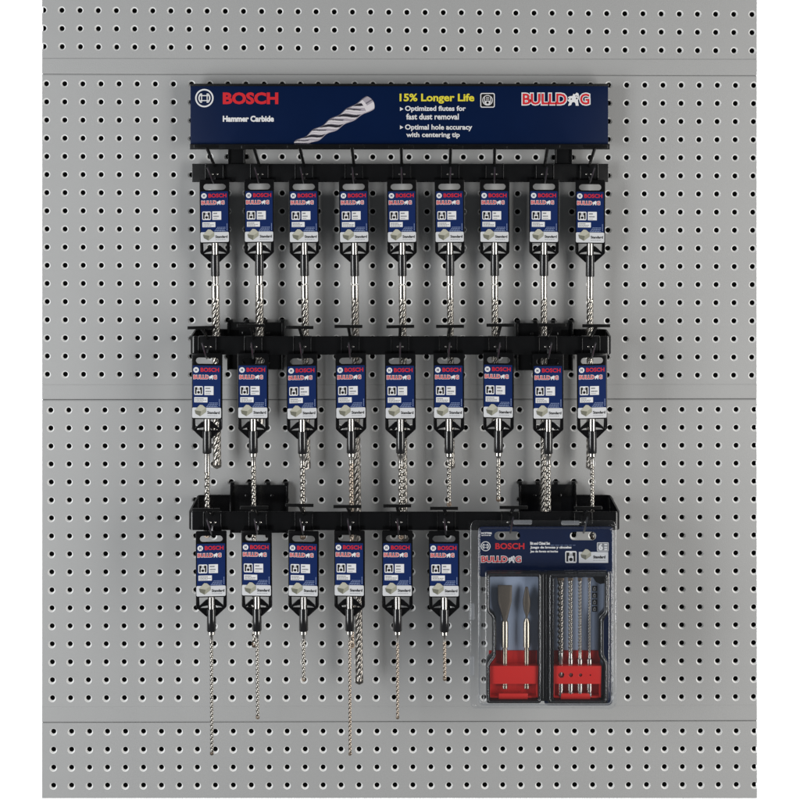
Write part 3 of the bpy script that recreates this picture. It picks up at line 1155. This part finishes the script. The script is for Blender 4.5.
g = [(shape([rrect(bx(597.0), bx(608.6), bz(551.2), bz(542.4), .8 * k(dC))], yb), M_white),
     (quad(bx(597.6), bx(608.0), bz(550.6), bz(543.0), yb - 1e-4), M_greytx),
     (text("6", bx(598.4), bx(602.8), bz(550.2), bz(543.4), yb - 2e-4, .05), M_white)]
for a in (544.6, 547.2, 549.4):
    g.append((quad(bx(604.2), bx(607.2), bz(a + .7), bz(a - .7), yb - 2e-4), M_white))
join("count_badge", g, card, rootB, 0)
join("chuck_icon", chuck_icon(bx(565.2), bx(576.6), bz(562.9), bz(551.0), yb), card, rootB, 0)
g = [(quad(bx(578.8), bx(608.2), bz(562.8), bz(551.9), yb), M_strip),
     (text("Standard", bx(593.2), bx(605.4), bz(558.4), bz(555.4), yb - 1e-4, .05), M_black)]
g += fine_lines(bx(593.2), bx(606), bz(560.2), .4 * k(dC), yb - 1e-4, M_greytx, seed=50)
join("grade_strip", g, card, rootB, 0)
join("stone_picture", stone(bx(585.8), bz(554.4), 10.6 * k(dC), yb - 2e-4), card, rootB, 0)

# --- clear shell
left_rib = [(488.0, 574.8), (540.2, 574.8), (540.2, 701.8), (488.2, 701.8), (488.0, 663.4), (494.2, 655.6), (494.2, 617.0), (488.0, 610.8)]
right_rib = [(550.0, 575.2), (607.0, 575.2), (606.8, 613.2), (601.4, 618.6), (601.4, 655.8), (606.2, 662.2), (606.2, 701.8), (550.0, 701.8)]


def loft(outs, ys, close=False):
    bm = bmesh.new()
    rings = [[bm.verts.new((x, y, z)) for x, z in o] for o, y in zip(outs, ys)]
    n = len(rings[0])
    for a, b in zip(rings, rings[1:]):
        for j in range(n):
            bm.faces.new((a[j], a[(j + 1) % n], b[(j + 1) % n], b[j]))
    if close:
        bm.faces.new(rings[-1])
    bmesh.ops.recalc_face_normals(bm, faces=bm.faces)
    return bm


def rr_px(x0, x1, y0, y1, r, d, n=6):
    return rrect(PX(x0, d), PX(x1, d), PZ(y1, d), PZ(y0, d), r * k(d), n)


d1, d2, d3 = dC - .0005, dC + .0045, dC + .0235
def wall(x0, x1, y0, y1, r, da, db, fil, draft=0.6, n=7):
    """outlines and depths of a drafted wall from da up to db with a rounded upper edge of radius fil (metres)."""
    outs, ys = [], []
    outs.append(rr_px(x0, x1, y0, y1, r, da)); ys.append(-da)
    for i in range(n + 1):
        a = R(90 * i / n)
        ins = draft + fil / k(db) * (1 - math.cos(a))
        dd = db - fil + fil * math.sin(a)
        outs.append(rr_px(x0 + ins, x1 - ins, y0 + ins, y1 - ins, max(r - ins, 1.5), dd)); ys.append(-dd)
    return outs, ys


o0, y0_ = wall(469.6, 617.2, 520.0, 709.2, 7, d1 - .002, d1 + .0026, .0026, .2)
o1, y1_ = [rr_px(474.6, 615.4, 524.6, 707.4, 5, d1)], [-d1]
o2, y2_ = wall(477.0, 614.6, 526.0, 706.6, 5, d1, d2, .0028, .4)
flange = loft(o0 + o1 + o2, y0_ + y1_ + y2_)
PE = .4 + .0028 / k(d2)
pocket = shape([rr_px(477.0 + PE, 614.6 - PE, 526.0 + PE, 706.6 - PE, 5 - PE, d2), rr_px(494.4, 520.2, 531.6, 540.1, 4, d2), rr_px(569.8, 596.2, 531.8, 540.3, 4, d2), rr_px(483.0, 612.2, 569.0, 704.8, 5, d2)], -d2)
o3, y3_ = wall(483.0, 612.2, 569.0, 704.8, 5, d2, d3, .0042, 1.2, 9)
dome = loft(o3, y3_, True)
def bead(outline, d, r):
    """raised stiffening rib pressed into the clear sheet"""
    q = [(x, -d, z) for x, z in outline]
    q.append(q[0])
    return tube(q, r, 10, False)


rib1 = bead(rr_px(479.4, 612.6, 528.4, 704.8, 5, d2), d2 - .0004, .0011)
rib2 = bead(round_poly(pp(left_rib, d3), 3.0 * k(d3), 5), d3 - .0006, .0010)
rib3 = bead(round_poly(pp(right_rib, d3), 3.0 * k(d3), 5), d3 - .0006, .0010)
join("clear_shell", [(flange, M_clear), (pocket, M_clear), (dome, M_clear), (rib1, M_clear), (rib2, M_clear), (rib3, M_clear)], blis, rootB, 50)
for (x0, x1, y0, y1) in ((513.2, 532.0, 519.8, 524.6), (561.2, 579.4, 520.4, 525.2), (469.0, 474.6, 603.0, 620.0), (469.2, 474.4, 656.0, 676.0), (614.6, 617.4, 600.0, 622.0)):
    d_ = d1 + .0016
    join("weld_tab", [(loft([rr_px(x0, x1, y0, y1, 1.4, d_ - .0012), rr_px(x0 + .4, x1 - .4, y0 + .4, y1 - .4, 1.2, d_), rr_px(x0 + 1.2, x1 - 1.2, y0 + 1.2, y1 - 1.2, .8, d_ - .0004)],
                            [-(d_ - .0012), -d_, -(d_ - .0004)], True), M_hazy)], blis, rootB, 60)

# --- the two case halves
df = dC + .0205          # front rim of the case
dl = dC + .0045          # liner face
left_out = [(486.8, 573.4), (541.2, 573.4), (541.2, 703.6), (486.6, 703.6), (486.4, 662.0), (492.4, 655.0), (492.4, 618.0), (486.8, 611.5)]
left_in = [(489.2, 575.8), (539.0, 575.8), (539.0, 700.4), (489.4, 700.4), (489.2, 664.4), (495.4, 656.2), (495.4, 616.0), (489.2, 610.2)]
right_out = [(548.0, 573.6), (609.0, 573.6), (608.6, 614.0), (603.8, 619.6), (603.8, 656.0), (608.0, 662.0), (608.0, 703.8), (548.0, 703.8)]
right_in = [(553.6, 576.4), (605.4, 576.4), (605.0, 612.0), (599.4, 617.4), (599.0, 655.6), (604.4, 662.4), (604.4, 700.4), (553.0, 700.4)]


def case_half(outl, inn):
    o1 = round_poly(pp(outl, df), 3.2 * k(df))
    i1 = round_poly(pp(inn, df), 2.4 * k(df))
    geo = [(shape([o1, i1], -df, df - dl - .0012, .0008), M_case)]
    back = round_poly(pp(outl, dl), 3.0 * k(dl))
    geo.append((shape([back], -dl + .0012, .002), M_case))
    # thin raised lip round the opening
    lip = [(x, -df - .0003, z) for x, z in round_poly(pp(inn, df), 2.4 * k(df))]
    geo.append((tube(lip + lip[:1], .0009, 8, False), M_case))
    return geo


caseL = join("case_lid", case_half(left_out, left_in), blis, rootB, 35)
caseR = join("case_tray", case_half(right_out, right_in), blis, rootB, 35)
hg = []
for x in (542.9, 546.9):
    hg.append((lathe(PX(x, df), -df + .003, [(PZ(575, df), 1.2 * k(df)), (PZ(700, df), 1.2 * k(df))], 12), M_case))
hg.append((box(PX(540.8, df), PX(548.4, df), PZ(702.5, df), PZ(574.5, df), -df + .004, -df + .009, .0005), M_case))
join("hinge", hg, blis, rootB, 35)


def liner(inn, xo=0):
    return shape([round_poly(pp(inn, dl + .0012), 2.0 * k(dl))], -dl - .0006, .0008)


join("liner", [(liner([(489.4, 575.8), (538.6, 575.8), (538.6, 699.4), (489.6, 699.4), (489.6, 664.5), (495.8, 656.4), (495.8, 616.0), (489.4, 610.0)]), M_liner)], caseL, rootB, 0)
join("liner", [(liner([(554.0, 576.6), (605.6, 576.2), (605.2, 612.4), (599.6, 617.8), (599.2, 656.0), (604.6, 662.8), (604.6, 700.6), (552.8, 700.6)]), M_liner),
               (poly([(PX(a, dl + .002), PZ(b, dl + .002)) for a, b in [(592.6, 577), (604.0, 577), (604.0, 583.5), (600.5, 584.4), (596.0, 582.2)]], -dl - .001), M_case)], caseR, rootB, 0)
for i, yy in enumerate((588.6, 595.4, 602.2, 609.0)):
    d_ = dl + .0016
    c = 594.6
    q = lambda a, b, e, f: quad(PX(a, d_), PX(b, d_), PZ(f, d_), PZ(e, d_), -d_ - .0001)
    join("size_icon", [(quad(PX(c - 2.5, d_), PX(c + 2.5, d_), PZ(yy + 2.7, d_), PZ(yy - 2.7, d_), -d_), M_black),
                       (poly([(PX(c + a, d_), PZ(yy + b, d_)) for a, b in ((-1.3, 1.9), (1.3, 1.9), (1.3, -.6), (.5, -1.9), (-.5, -1.9), (-1.3, -.6))], -d_ - .0001), M_white),
                       (quad(PX(c - .6, d_), PX(c + .6, d_), PZ(yy + 1.0, d_), PZ(yy - .4, d_), -d_ - .0002), M_black)], caseR, rootB, 0)


def red_rack(x0, x1, holes, case, tabx):
    """red holder: front bar, side cheeks, back plate and floor"""
    db, dfr = dl + .0008, dC + .0185
    fx = lambda p: PX(p, dfr)
    fz = lambda p: PZ(p, dfr)
    outl = [[(fx(x0), fz(666)), (fx(x1), fz(666)), (fx(x1 - .6), fz(684)), (fx(x0 + .6), fz(684))]]
    for (hx_, hy_, hr) in holes:
        outl.append(circle(fx(hx_), fz(hy_), hr * k(dfr), 18))
    geo = [(shape(outl, -dfr, .0022, .0003), M_redpl)]
    geo.append((box(fx(x0 + .5), fx(x1 - .5), fz(699.4), fz(654.2), -db - .0012, -db), M_redpl))
    for xx in (x0 + 1.0, x1 - 1.0):
        geo.append((box(fx(xx - .8), fx(xx + .8), fz(698.5), fz(666.4), -dfr + .0024, -db - .0012, .0003), M_redpl))
    geo.append((box(fx(x0 + 2), fx(x1 - 2), fz(699.4), fz(697.6), -dfr + .004, -db - .0012, .0003), M_redpl))
    geo.append((box(fx(x0 + 1.8), fx(x1 - 1.8), fz(668), fz(666.2), -dfr + .0024, -db - .0012), M_redpl))
    geo.append((box(fx(tabx[0]), fx(tabx[1]), fz(700.4), fz(694.4), -dfr + .0025, -dfr + .0055, .0005), M_redpl))
    return join("bit_rack", geo, case, rootB, 35)


red_rack(489.0, 538.4, [], caseL, (499.0, 528.0))
red_rack(553.0, 601.6, [(561.4, 675.2, 2.9), (571.0, 675.2, 2.1), (580.6, 675.2, 1.7), (590.4, 675.2, .8)], caseR, (561.0, 590.5))

dk = dC + .0125          # axis depth of the tools
kx = lambda p: PX(p, dk)
kz = lambda p: PZ(p, dk)
kr = lambda r: r * k(dk)


def chisel(cx, head, label):
    body = lathe(kx(cx), -dk, [(kz(618), kr(1.6)), (kz(622), kr(3.4)), (kz(646.6), kr(3.5)), (kz(647.2), kr(2.9)), (kz(647.6), kr(2.3)), (kz(648.4), kr(2.3)), (kz(648.6), kr(2.5)), (kz(684.2), kr(2.5)), (kz(684.6), kr(2.9)), (kz(687.6), kr(2.9)), (kz(688.4), kr(2.2))], 24)
    o = join("chisel", [(body, M_chis)], caseL, rootB, 40)
    o["label"] = label
    bm = bmesh.new()
    rings = []
    for (y, w, t) in head:
        pts = []
        for j in range(16):
            a = 2 * math.pi * j / 16
            e = 0.55 if y < 616 else 1.0
            c, s_ = math.cos(a), math.sin(a)
            c = math.copysign(abs(c) ** e, c)
            s_ = math.copysign(abs(s_) ** e, s_)
            pts.append(bm.verts.new((kx(cx) + c * kr(w), -dk + s_ * kr(t), kz(y))))
        rings.append(pts)
    for a, b in zip(rings, rings[1:]):
        for j in range(16):
            bm.faces.new((a[j], a[(j + 1) % 16], b[(j + 1) % 16], b[j]))
    bm.faces.new(rings[0])
    bm.faces.new(rings[-1])
    bmesh.ops.recalc_face_normals(bm, faces=bm.faces)
    h = join("chisel_head", [(bm, M_chisd)], o, rootB, 40)


chisel(504.9, [(585.2, 7.1, .5), (587.0, 7.2, 1.2), (601.0, 6.9, 2.2), (604.0, 6.3, 2.5), (608.0, 5.2, 2.8), (613.0, 3.9, 3.0), (617.0, 3.1, 3.2), (622.5, 1.6, 3.45)], "flat wide-bladed chisel")
chisel(526.6, [(586.8, 1.1, .6), (588.0, 1.6, 1.3), (600.0, 3.7, 3.0), (604.0, 3.7, 3.2), (610.0, 3.0, 3.35), (614.0, 1.6, 3.42), (618.5, .5, 3.45)], "pointed chisel")
for i, (cx, r_) in enumerate(((560.6, 3.0), (570.4, 2.35), (579.9, 1.9), (589.4, 1.45))):
    g = [(lathe(kx(cx), -dk, [(kz(652.0), kr(r_ * .9)), (kz(658.0), kr(r_ * .95)), (kz(658.6), kr(2.7)), (kz(668), kr(2.7)), (kz(684), kr(2.7)),
                              (kz(690.0), kr(2.7)), (kz(690.6), kr(2.2)), (kz(691.6), kr(2.2)), (kz(692.2), kr(2.7)), (kz(695.6), kr(2.6)), (kz(696.4), kr(1.6))], 24), M_steel)]
    o = join("drill_bit", g, caseR, rootB, 35)
    f = flutes(kx(cx), -dk, kz(580.0), kz(653.0), kr(r_), kr(max(r_ * 3.6, 6.0)), deep=.4, phase=i)
    tp = box(kx(cx) - kr(r_ * 1.1), kx(cx) + kr(r_ * 1.1), kz(581.0), kz(577.6), -dk - kr(r_ * .4), -dk + kr(r_ * .4), kr(.3))
    join("flutes", [(f, M_bitdark), (tp, M_carb)], o, rootB, 60)
